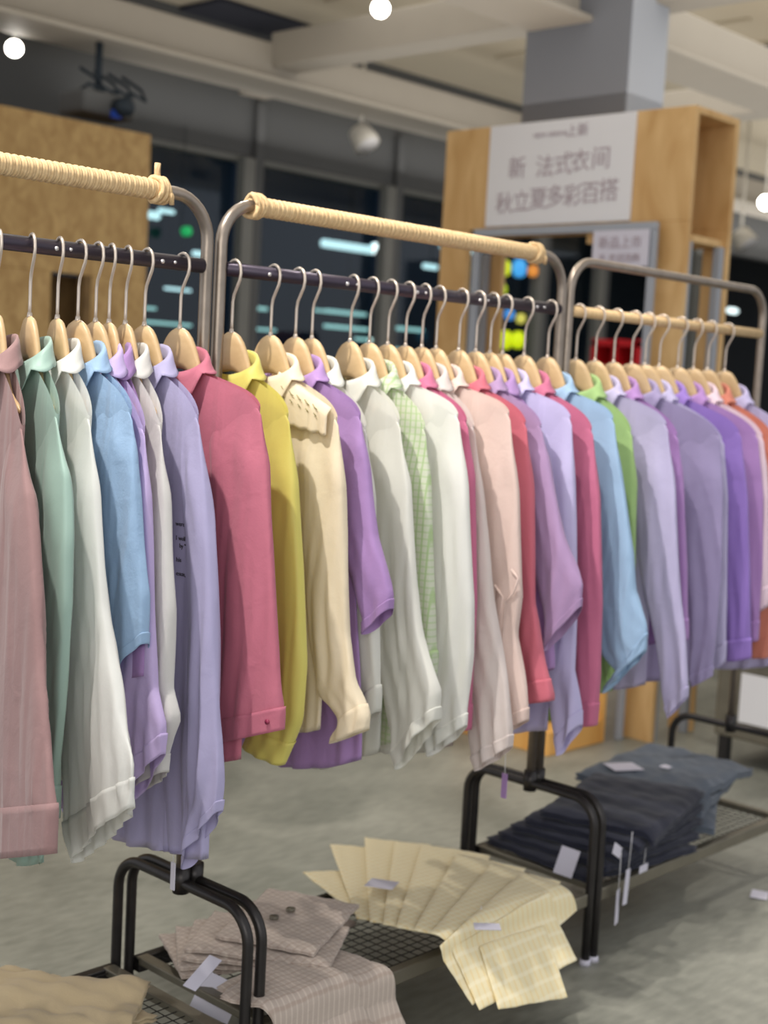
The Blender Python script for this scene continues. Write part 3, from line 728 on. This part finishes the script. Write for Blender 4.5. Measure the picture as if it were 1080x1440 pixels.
C = lambda n, c, **k: cloth(n, c, **k)
mats = dict(
 dusty=C('dusty_pink_cotton', (172, 132, 129)), mint=C('mint_satin', (166, 198, 182), rough=.5, satin=.15, crinkle=.15),
 white=C('white_satin', (242, 241, 234), rough=.42, satin=.2, crinkle=.2, trans=.36), sky=C('sky_blue_linen', (158, 192, 228), crinkle=.6),
 lilac=C('lilac_cotton', (202, 178, 228)), cream_white=C('cream_white_cotton', (232, 228, 222), trans=.34),
 peri=C('periwinkle_cotton', (182, 174, 214)), pink=C('rose_pink_linen', (214, 114, 136), crinkle=.45), yellow=C('lemon_satin', (232, 218, 100), rough=.5, satin=.1, crinkle=.2),
 cream=C('cream_cotton', (244, 226, 192)), purple=C('violet_cotton', (176, 134, 196)), offwhite=C('off_white_satin', (234, 232, 222), rough=.42, satin=.2, crinkle=.15, trans=.36),
 plaid=C('green_check_voile', (226, 230, 208), trans=.36, stripes=[(1, 420, (176, 206, 140), .7), (2, 420, (186, 212, 150), .5)]),
 hot=C('hot_pink_cotton', (214, 108, 146)), blush=C('blush_white_cotton', (230, 216, 210), trans=.34), beige=C('pink_beige_cotton', (228, 200, 188)),
 coral=C('coral_pink_cotton', (216, 104, 122)), mauve=C('mauve_cotton', (178, 142, 188)), lav=C('lavender_cotton', (200, 190, 232)),
 pink2=C('raspberry_pink_cotton', (208, 106, 142)), lblue=C('light_blue_cotton', (156, 190, 224)), green=C('apple_green_cotton', (164, 200, 122)),
 lavg=C('pale_grey_lavender_cotton', (190, 180, 218)), gpur=C('dusky_violet_cotton', (162, 148, 192)), orchid=C('orchid_cotton', (178, 130, 198)),
 vivid=C('vivid_violet_cotton', (152, 116, 206)), ppink=C('pale_pink_cotton', (232, 204, 216)), orange=C('coral_orange_cotton', (222, 128, 104)))
specs = [
 dict(pleat=.0035, n='dusty', c='dusty pink', hook=-2, tip=(36, 588), outer=[(47, 690), (57, 850), (66, 1010), (76, 1200)], inner=(-30, 1210), hem=1215, cuff='band', ch=.09, label='dusty pink long sleeved shirt with a deep cuff, at the left edge of the photo', wt=.085),
 dict(n='mint', c='mint green', hook=45, tip=(85, 572), outer=[(96, 660), (100, 760), (99, 850), (90, 1020), (80, 1150)], inner=(10, 1170), hem=1200, cuff='band', label='mint green satin shirt, between the dusty pink and the white one'),
 dict(pleat=.004, n='white', c='white', hook=84, tip=(131, 575), outer=[(139, 690), (150, 850), (165, 960), (178, 1080), (189, 1135)], inner=(100, 1205), hem=1140, cuff='gather', ch=.055, label='white satin shirt with gathered cuff, first white one from the left'),
 dict(n='sky', c='sky blue', hook=113, tip=(190, 566), outer=[(198, 690), (204, 800), (206, 860), (205, 905)], inner=(160, 965), hem=930, bw=.15, cuff='short', wt=.07, label='sky blue linen shirt with short wide sleeve, near the left end'),
 dict(n='lilac', c='lilac', hook=138, tip=(208, 590), outer=[(214, 700), (217, 850), (221, 1000), (231, 1060)], inner=(178, 1125), hem=1168, cuff='gather', ch=.04, label='lilac shirt mostly hidden right behind the sky blue one'),
 dict(n='purple', c='violet', hook=157, tip=(205, 600), outer=[(208, 700), (210, 850), (208, 950)], inner=(170, 960), hem=1000, cuff='band', label='dark violet shirt showing only its collar, between lilac and cream white'),
 dict(n='cream_white', c='cream white', hook=180, tip=(231, 585), outer=[(238, 700), (243, 860), (240, 980), (247, 1030), (234, 1085)], inner=(195, 1110), hem=1090, cuff='gather', ch=.035, label='slim cream white shirt just left of the periwinkle one'),
 dict(n='peri', c='periwinkle', hook=207, tip=(284, 574), outer=[(294, 690), (302, 770), (307, 900), (309, 1050), (312, 1140)], inner=(262, 1222), hem=1212, cuff='short', tail=.02, bw=.215, hw=.255, amp=1.5, pleat=.0065, label='long periwinkle shirt with small dark script on the chest, left of the rack posts', wt=.034),
 dict(pleat=.001, n='pink', c='rose pink', hook=257, tip=(372, 562), outer=[(378, 650), (385, 770), (391, 900), (397, 1026)], inner=(306, 1046), hem=1095, cuff='band', ch=.045, label='wide rose pink linen shirt under the paired rack posts', cbutton=True),
 dict(n='yellow', c='lemon yellow', hook=330, tip=(411, 572), outer=[(419, 680), (426, 800), (430, 930), (424, 1010), (396, 1075)], inner=(345, 1048), hem=1040, cuff='band', ch=.05, wt=.06, label='lemon yellow satin shirt right of the rose pink one'),
 dict(n='cream', c='cream', hook=385, tip=(480, 578), outer=[(487, 680), (489, 800), (491, 900), (500, 970), (518, 1025)], inner=(470, 1045), hem=1058, cuff='ruffle', ch=.05, wt=.065, label='cream shirt with embroidered yoke and ruffled cuff, right of the yellow one'),
 dict(n='purple', c='violet', hook=420, tip=(513, 575), outer=[(521, 660), (531, 760), (551, 856)], inner=(515, 892), hem=1105, bw=.2, hw=.255, cuff='short', wt=.07, tail=.05, label='violet shirt with short pointed sleeve, right of the cream one'),
 dict(pleat=.004, n='offwhite', c='white', hook=443, tip=(520, 590), outer=[(528, 700), (532, 900), (534, 1000)], inner=(490, 1040), hem=1098, cuff='gather', label='white shirt mostly hidden, directly behind the violet short-sleeved one'),
 dict(pleat=.004, n='offwhite', c='white', hook=497, tip=(567, 582), outer=[(577, 690), (585, 820), (595, 920), (617, 1012)], inner=(553, 1080), hem=1095, cuff='gather', ch=.03, label='white satin shirt with a pointed full sleeve, right of the violet one', amp=1.3),
 dict(n='plaid', c='green checked', hook=524, tip=(603, 592), outer=[(607, 700), (610, 850), (612, 950)], inner=(575, 990), hem=1060, cuff='gather', label='sheer white shirt with pale green checks, between two white shirts'),
 dict(pleat=.004, n='white', c='white', hook=550, tip=(650, 574), outer=[(659, 690), (666, 850), (664, 940), (656, 1020)], inner=(600, 1062), hem=1075, cuff='gather', ch=.03, amp=1.3, label='broad white shirt in the centre of the middle rack'),
 dict(n='hot', c='hot pink', hook=575, tip=(662, 582), outer=[(669, 670), (670, 850), (661, 1026)], inner=(630, 1030), hem=1020, cuff='band', label='hot pink shirt showing as a thin strip behind the broad white one'),
 dict(pleat=.0035, n='blush', c='blush white', hook=598, tip=(672, 590), outer=[(682, 700), (695, 850), (712, 970), (719, 1050)], inner=(668, 1082), hem=1080, cuff='gather', ch=.03, label='blush white shirt with a long full sleeve, left of the pink-beige one'),
 dict(n='beige', c='pink-beige', hook=618, tip=(722, 572), outer=[(730, 690), (735, 840), (728, 900), (740, 980), (743, 1012)], inner=(700, 1035), hem=1030, cuff='gather', ch=.03, label='pink-beige shirt with a waist tie, right of centre'),
 dict(n='coral', c='coral pink', hook=650, tip=(745, 585), outer=[(751, 690), (753, 850), (765, 930), (777, 985)], inner=(735, 990), hem=985, cuff='band', ch=.05, label='coral pink shirt right of the pink-beige one', wt=.07),
 dict(n='mauve', c='mauve', hook=674, tip=(767, 590), outer=[(779, 680), (795, 760), (818, 853)], inner=(770, 915), hem=1035, cuff='short', wt=.07, label='mauve shirt with short pointed sleeve, right of the coral one', bw=.19),
 dict(n='purple', c='violet', hook=694, tip=(765, 600), outer=[(770, 700), (775, 850), (778, 940)], inner=(750, 950), hem=1040, cuff='band', label='violet shirt of which mainly the collar shows, behind the mauve one'),
 dict(pleat=.004, n='lav', c='lavender', hook=712, tip=(808, 578), outer=[(810, 690), (812, 850), (807, 960), (816, 1020)], inner=(786, 1062), hem=1045, cuff='gather', ch=.04, label='lavender shirt with full cuff, left of the raspberry pink one'),
 dict(n='pink2', c='raspberry pink', hook=742, tip=(838, 594), outer=[(845, 700), (848, 850), (845, 950), (838, 1020)], inner=(812, 1022), hem=985, cuff='band', label='raspberry pink shirt left of the light blue one'),
 dict(n='lblue', c='light blue', hook=775, tip=(868, 580), outer=[(877, 680), (891, 780), (894, 850), (909, 915)], inner=(850, 975), hem=975, cuff='ruffle', ch=.05, label='light blue shirt with ruffled cuff at the last post of the middle rack', wt=.075),
 dict(n='green', c='apple green', hook=815, tip=(893, 598), outer=[(896, 680), (893, 800), (885, 900)], inner=(862, 960), hem=985, cuff='gather', label='apple green shirt right of the light blue one'),
 dict(pleat=.004, n='lavg', c='pale lavender', hook=842, tip=(943, 588), outer=[(950, 690), (956, 820), (963, 900), (967, 980)], inner=(935, 1010), hem=985, cuff='gather', ch=.03, label='pale lavender shirt right of the apple green one', amp=1.4),
 dict(n='orchid', c='orchid', hook=868, tip=(958, 604), outer=[(962, 690), (966, 800), (966, 900)], inner=(940, 910), hem=920, cuff='band', label='orchid shirt showing as a narrow strip between pale lavender and dusky violet'),
 dict(n='gpur', c='dusky violet', hook=893, tip=(1017, 604), outer=[(1018, 690), (1016, 800), (1008, 900), (1002, 950)], inner=(970, 965), hem=965, cuff='gather', ch=.03, label='dusky violet shirt left of the vivid purple one', amp=1.3),
 dict(pleat=.004, n='lavg', c='pale lavender', hook=912, tip=(1022, 610), outer=[(1024, 700), (1022, 850), (1020, 930)], inner=(990, 950), hem=950, cuff='gather', label='lavender shirt squeezed directly left of the vivid purple one'),
 dict(n='vivid', c='vivid purple', hook=932, tip=(1046, 600), outer=[(1052, 700), (1055, 800), (1056, 925)], inner=(1020, 930), hem=935, cuff='band', label='vivid purple shirt near the right edge'),
 dict(n='orchid', c='orchid', hook=958, tip=(1070, 604), outer=[(1074, 700), (1073, 800), (1066, 900)], inner=(1040, 905), hem=930, cuff='band', label='orchid shirt right of the vivid purple one', X=None),
 dict(n='ppink', c='pale pink', hook=980, tip=(1078, 606), outer=[(1082, 700), (1083, 850)], inner=(1060, 870), hem=930, cuff='band', label='pale pink shirt with light collar near the right edge'),
 dict(n='orange', c='coral orange', hook=1000, tip=(1092, 608), outer=[(1096, 700), (1092, 820), (1080, 925)], inner=(1056, 925), hem=900, cuff='band', label='coral orange shirt at the right edge', bw=.2),
 dict(pleat=.004, n='lav', c='lavender', hook=1024, tip=(1120, 612), outer=[(1126, 700), (1124, 850), (1120, 940)], inner=(1090, 960), hem=950, cuff='gather', label='last lavender shirt, cut by the right edge of the photo'),
]
for i, sp in enumerate(specs):
    if sp.get('X', 0) is None: sp.pop('X')
    sp['mat'] = mats[sp['n']]
    if sp.get('cbutton'): sp['bmat'] = plain('rose_button', (150, 50, 80), .4)
    where = 'on the left rack' if sp['hook'] < 290 else ('on the middle rack' if sp['hook'] < 800 else 'on the right rack')
    sp['hlabel'] = 'pale wooden hanger carrying the ' + sp['label'].split(' shirt')[0] + ' shirt ' + where + (', nr' if False else '')
    shirt(sp, i)
# make hanger labels of look-alike shirts distinct
for sp, extra in ((specs[12], 'pale wooden hanger of the hidden white shirt behind the violet one'), (specs[13], 'pale wooden hanger of the white shirt with pointed sleeve, middle rack'),
                  (specs[5], 'pale wooden hanger behind the lilac shirt hanger on the left rack'), (specs[11], 'pale wooden hanger right of the cream shirt hanger, middle rack'),
                  (specs[21], 'pale wooden hanger directly right of the mauve shirt hanger'), (specs[31], 'pale wooden hanger directly right of the vivid purple shirt hanger'),
                  (specs[27], 'pale wooden hanger right of the pale lavender shirt hanger'), (specs[22], 'pale wooden hanger of the lavender shirt on the middle rack'),
                  (specs[29], 'pale wooden hanger directly left of the vivid purple shirt hanger'), (specs[34], 'pale wooden hanger at the far right end of the right rack')):
    for o in COL.objects:
        if o.name.startswith('wooden_hanger') and abs(o.location.x-sp['_X']) < 1e-5: o['label'] = extra

# small script on the periwinkle chest
SP = specs[7]
def on_body(sp, y, z, off=.0015):
    best = None
    for t in np.linspace(.02, .98, 160):
        aa = np.array([2*PI-math.acos(max(-1, min(1, y/sp['_w0'])))])
        p = sp['_body'](t, off, aa)[0]
        if best is None or abs(p[2]-z) < abs(best[2]-z): best = p
    return best
bpy.context.view_layer.update()
body_o = [c for c in SP['_r'].children if c.name.startswith('body')][0]
for s, px, py in (('weren', 251, 737), ('I well', 250, 757), ('by "', 252, 768), ('his', 247, 787), ('exon,', 250, 807)):
    q_ = SP['_A']((px+10, py)); t = text('script_print', s, (SP['_X']-.03, q_[0], q_[1]), .012, M['inkd'], SP['_r'], depth=.0004)
    mt = Matrix.Translation(t.location) @ t.rotation_euler.to_matrix().to_4x4(); x0_ = t.location.x
    for v in t.data.vertices:                       # the print follows the folds of the cloth
        p = mt @ v.co; hit, loc, nn, fi = body_o.ray_cast(Vector((-.2, p.y, p.z)), Vector((1, 0, 0)))
        v.co = Vector(((loc.x if hit else p.x)-.0012+(p.x-x0_), p.y, p.z))
    t.location = (0, 0, 0); t.rotation_euler = (0, 0, 0)
# embroidered yoke of the cream shirt
SP = specs[10]; X = SP['_X']
Ys = np.linspace(-SP['_w0']+.004, -.045, 22); rows = []
for v in np.linspace(0, 1, 10):
    row = []
    for y in Ys:
        f = (y-Ys[0])/(Ys[-1]-Ys[0]); ztop = 1.496-(abs(y)-.065)/(SP['_w0']-.065)*(1.496-SP['_tz'])*.95
        depth_ = .055+.05*f+.002*math.sin(30*f)
        row.append((X-.012-.012*min(1, v*4)-.002*math.sin(26*f)*v, y, ztop-depth_*v))
    rows.append(row)
n = 22; V = [p for r_ in rows for p in r_]; Fc = [(i*n+k_, i*n+k_+1, (i+1)*n+k_+1, (i+1)*n+k_) for i in range(9) for k_ in range(n-1)]
yk = solid(mesh('yoke', V, Fc, mats['cream'], SP['_r']), .0015)
OL = plain('olive_thread', (150, 140, 96), .8)
k = MB()
for i in range(5):
    y = -.07-.024*i; z = 1.475-.008*i
    k.tube([(X-.0275, y, z), (X-.0275, y-.007, z-.007), (X-.0275, y-.013, z-.010)], .0011, 5)
    k.tube([(X-.0275, y-.004, z-.018), (X-.0275, y-.011, z-.024)], .0011, 5)
o = k.build('embroidery', OL, None); o.parent = yk; o.location = -Vector(SP['_r'].location)
# waist tie loop of the pink-beige shirt
SP = specs[18]; X = SP['_X']
p = [(X-.024, *SP['_A']((a_, b_))) for a_, b_ in ((705, 822), (716, 838), (712, 870), (706, 880))]
q = [(X-.024, *SP['_A']((a_, b_))) for a_, b_ in ((728, 800), (738, 812), (730, 835), (720, 845), (716, 900), (722, 940))]
k = MB(); k.tube(p, .003, 8); k.tube(q, .003, 8); k.build('waist_tie', mats['beige'], SP['_r'])

# ------------------------------------------------------------------ folded garments on the benches
def folded(name, lab, cat, grp, c, rot, L, W, th, m, layers=2, front=-.235, droop=1.0, seed=0, taper=1.0, wob=.004, tilt=(0, 0), curve=0):
    rng = np.random.default_rng(seed); ca_, sa_ = math.cos(rot), math.sin(rot)
    nu, nv = 34, 22; P = []
    ph = rng.uniform(0, 6, 6)
    def top(u, v):     # local -1..1
        x = u*L/2; y = v*W/2*(1+(taper-1)*(u+1)/2)
        z = wob*(math.sin(9*u+ph[0]+2*v)+.7*math.sin(13*v+ph[1]+4*u)+.5*math.sin(23*u-7*v+ph[2]))+tilt[0]*u+tilt[1]*v
        return x, y, z
    def place(x, y, z):
        X_ = c[0]+ca_*x-sa_*y; Y_ = c[1]+sa_*x+ca_*y; Z_ = c[2]+z
        d = front-Y_
        if d > 0:
            bend = min(d, .5); Z_ -= droop*bend*(min(1, bend/.08))*.9; Y_ = front-bend*(1-.65*min(1, bend/.08)*min(1, droop))
        return (X_, Y_, Z_)
    V = []; idx = {}
    for i in range(nu+1):
        for j in range(nv+1):
            u = -1+2*i/nu; v = -1+2*j/nv
            r_ = max(abs(u), abs(v)); e = max(0, (r_-.93)/.07); uu = u*(1-.0*e)
            x, y, z = top(uu, v); idx[('t', i, j)] = len(V); V.append(place(x, y, z+th-.25*th*e*e))
    for i in range(nu+1):
        for j in range(nv+1):
            u = -1+2*i/nu; v = -1+2*j/nv; x, y, z = top(u, v); idx[('b', i, j)] = len(V); V.append(place(x, y, z))
    Fc = []
    for i in range(nu):
        for j in range(nv):
            Fc.append((idx[('t', i, j)], idx[('t', i+1, j)], idx[('t', i+1, j+1)], idx[('t', i, j+1)]))
            Fc.append((idx[('b', i, j)], idx[('b', i, j+1)], idx[('b', i+1, j+1)], idx[('b', i+1, j)]))
    rim = [(i, 0) for i in range(nu)]+[(nu, j) for j in range(nv)]+[(i, nv) for i in range(nu, 0, -1)]+[(0, j) for j in range(nv, 0, -1)]
    rows = [[idx[('b', i, j)] for i, j in rim]]
    ns = layers*4
    for s in range(1, ns):
        f = s/ns; bul = min(.006, th*.35)*abs(math.sin(f*layers*PI))
        row = []
        for i, j in rim:
            u = -1+2*i/nu; v = -1+2*j/nv; x, y, z = top(u, v)
            x *= 1+bul/(L/2)*(abs(u) > .99); y *= 1+bul/(W/2)*(abs(v) > .99)
            row.append(len(V)); V.append(place(x, y, z+th*f*.8))
        rows.append(row)
    rows.append([idx[('t', i, j)] for i, j in rim])
    n = len(rim)
    for a_ in range(len(rows)-1):
        for b_ in range(n): Fc.append((rows[a_][b_], rows[a_][(b_+1) % n], rows[a_+1][(b_+1) % n], rows[a_+1][b_]))
    o = mesh(name, V, Fc, m); tag(o, lab, cat, grp)
    return o
ZS = .198
YP = cloth('yellow_check_cotton', (238, 222, 176), crinkle=.3, trans=.05, drape=0, stripes=[(0, 330, (232, 205, 140), .6), (1, 330, (246, 236, 206), .5)])
BP = cloth('taupe_check_cotton', (186, 168, 154), crinkle=.4, trans=.05, drape=0, stripes=[(0, 420, (214, 200, 186), .5), (1, 380, (160, 138, 124), .45)])
BD = cloth('taupe_plain_cotton', (150, 132, 120), crinkle=.4, trans=.05, drape=0)
NV = cloth('black_navy_denim', (36, 38, 54), crinkle=.3, trans=0, drape=0, rough=.9)
GB = cloth('washed_grey_blue_denim', (84, 92, 104), crinkle=.5, trans=0, drape=0, rough=.9)
KR = cloth('tan_cotton', (196, 172, 130), crinkle=.5, trans=.03, drape=0)
fan = [((533, 1275), (478, 1226)), ((545, 1287), (513, 1192)), ((566, 1293), (560, 1184)), ((586, 1298), (602, 1190)), ((606, 1303), (640, 1196)),
       ((632, 1309), (688, 1212)), ((656, 1316), (735, 1228)), ((680, 1326), (776, 1243)), ((705, 1322), (812, 1268)), ((748, 1312), (826, 1288))]
place_words = ['bottom of the fan, nearest the taupe pile', 'second from the taupe pile', 'third in the fan, behind the white tag', 'fourth in the fan', 'fifth in the fan', 'middle of the fan, with the tallest corner',
               'fourth from the frame end', 'third from the frame end', 'second from the frame end', 'topmost, hanging over the front bar by the leg']
for i, (b_, t_) in enumerate(fan):
    zz = ZS+.004+.0095*i
    B_ = at(b_[0], b_[1], 2, zz+.01); T_ = at(t_[0], t_[1], 2, zz+.01); dv = T_-B_; Lh = float(np.linalg.norm(dv))+.05; an = math.atan2(dv[1], dv[0])
    folded('folded_shirt', 'folded pale yellow checked shirt, '+place_words[i], 'folded shirt', 'yellow checked shirts fanned on the bench', ((B_[0]+T_[0])/2, (B_[1]+T_[1])/2, zz), an, Lh, .15, .0085, YP, 1, front=-.25, seed=i, tilt=(-.002, .006), droop=.75, taper=1.2, wob=.0007)
# taupe pile
tp = [((.36, .12, ZS), .15, .30, .26, BD, 'folded plain taupe garment at the back, bottom of the pile'),
      ((.20, .06, ZS+.012), 2.7, .30, .22, BP, 'folded taupe checked trousers, lowest of the fanned edges'),
      ((.20, .03, ZS+.026), 2.5, .30, .21, BP, 'folded taupe checked trousers, second fanned layer'),
      ((.21, .0, ZS+.040), 2.32, .31, .21, BP, 'folded taupe checked trousers, third fanned layer'),
      ((.22, -.02, ZS+.054), 2.15, .31, .21, BP, 'folded taupe checked trousers, fourth fanned layer'),
      ((.20, -.24, ZS+.030), -1.35, .36, .30, BP, 'taupe checked garment draping over the front bar'),
      ((.13, -.27, ZS+.046), -1.2, .32, .22, BP, 'taupe checked garment hanging lowest in front of the bench'),
      ((.30, .0, ZS+.070), .45, .30, .22, BP, 'taupe checked garment with buttoned waist, on top of the pile')]
for i, (c_, ro, L_, W_, m_, lb) in enumerate(tp):
    o = folded('folded_trousers', lb, 'folded garment', 'taupe checked garments on the bench', c_, ro, L_, W_, .013, m_, 2, seed=30+i, wob=.0016, droop=1.0 if i in (5, 6) else .8)
    if i == 7:
        for (bx, by) in ((.32, .02), (.26, .01)):
            k = MB(); k.tube([(bx, by, c_[2]+.018), (bx, by, c_[2]+.023)], .011, 12); k.build('button', M['bar'], o)
# navy stack and grey-blue denim
for i in range(5):
    folded('folded_jeans', 'folded black-navy jeans, '+['bottom of the stack beyond the end frame', 'second from bottom of the navy stack', 'middle of the navy stack', 'second from top of the navy stack', 'top of the navy stack'][i],
           'folded jeans', 'navy jeans stacked on the right bench', (1.46+.02*i, -.02-.012*i, ZS+.029*i), -.12+.10*i, .46, .37-.01*i, .028, NV, 2, seed=50+i, droop=.6, wob=.002)
for i, (c_, ro, L_, W_) in enumerate([((1.86, .05, ZS+.035), .5, .44, .40), ((1.92, .06, ZS+.070), .3, .46, .38), ((1.95, .05, ZS+.105), .1, .48, .36)]):
    folded('folded_denim', 'washed grey-blue denim, '+['lowest layer right of the navy stack', 'middle layer right of the navy stack', 'top layer carrying a white tag'][i], 'folded denim', 'grey-blue denim on the right bench', c_, ro, L_, W_, .034, GB, 2, seed=70+i, wob=.004, droop=.7)
for i, (c_, ro) in enumerate([((-.38, .06, ZS), .3), ((-.36, .02, ZS+.024), .75)]):
    folded('folded_tan_shirt', ['tan folded cotton garment underneath, at the bottom left corner', 'tan folded cotton garment on top, at the bottom left corner'][i], 'folded garment', 'tan garments on the left bench', c_, ro, .42, .38, .022, KR, 2, seed=80+i, wob=.006)
# tags
def card(lab, c, rot, L, W, tiltx=0, tilty=0, m=None, name='price_tag', th=.0016):
    k = MB(); k.box(-L/2, L/2, -W/2, W/2, -th/2, th/2)
    o = k.build(name, m or M['white2'], None, False); o.location = c; o.rotation_euler = (tiltx, tilty, rot)
    if 'hanging' in lab or 'sideways' in lab:
        k = MB(); k.tube([(0, W/2-.004, 0), (.002, W/2+.05, 0), (0, W/2+.10, 0)], .0009, 5); st = k.build('string', M['white'], None); st.parent = o
    return tag(o, lab, 'tag', 'paper tags')
zt_ = ZS+.05
card('white folded tag on the yellow fan, near the taupe pile', at(537, 1243, 2, .262), .5, .075, .07, 0, .1)
card('grey-white tag on the front of the yellow fan', at(685, 1303, 2, .285), -.75, .06, .03, .1, 0)
card('rolled white tag hanging from the bench front below the yellow fan', at(672, 1350, 1, -.245), 0, .03, .062, PI/2, 0)
card('white tag strip sticking out of the taupe pile', at(285, 1368, 2, .27), .3, .1, .03, .2, -.3)
card('square white tag leaning inside the left end frame', at(305, 1402, 0, .06), 0, .08, .09, .6, -1.0)
card('white tag on the dark cross bar beside the navy stack', at(797, 1212, 0, 1.215), 0, .075, .055, .2, -1.1)
card('white tag lying on the grey-blue denim', at(877, 1078, 2, .345), -.5, .10, .08)
card('small round white tag on the denim', at(936, 1078, 2, .345), 0, .03, .03)
card('long white tag hanging from the navy jeans, left one', at(868, 1275, 1, -.236), .3, .028, .095, PI/2, 0)
card('long white tag hanging from the navy jeans, right one', at(881, 1247, 1, -.244), .2, .028, .095, PI/2, .1)
card('white tag sticking out sideways from the navy jeans', at(905, 1221, 1, -.246), .2, .06, .02, PI/2, .1)
card('white tag at the corner of the navy jeans', at(868, 1196, 1, -.236), .2, .06, .03, PI/2, .5)
card('narrow white ribbon tag hanging below the periwinkle shirt', at(243, 1232, 0, -.15), PI/2, .013, .055, PI/2, 0)
card('small violet ribbon hanging below the blush white shirt', at(709, 1105, 0, .78), PI/2, .016, .06, PI/2, 0, mats['purple'], 'ribbon')
card('white paper scrap on the floor at the right edge', at(1068, 1258, 2, .004), .4, .07, .05)
print('objects', len(bpy.data.objects))
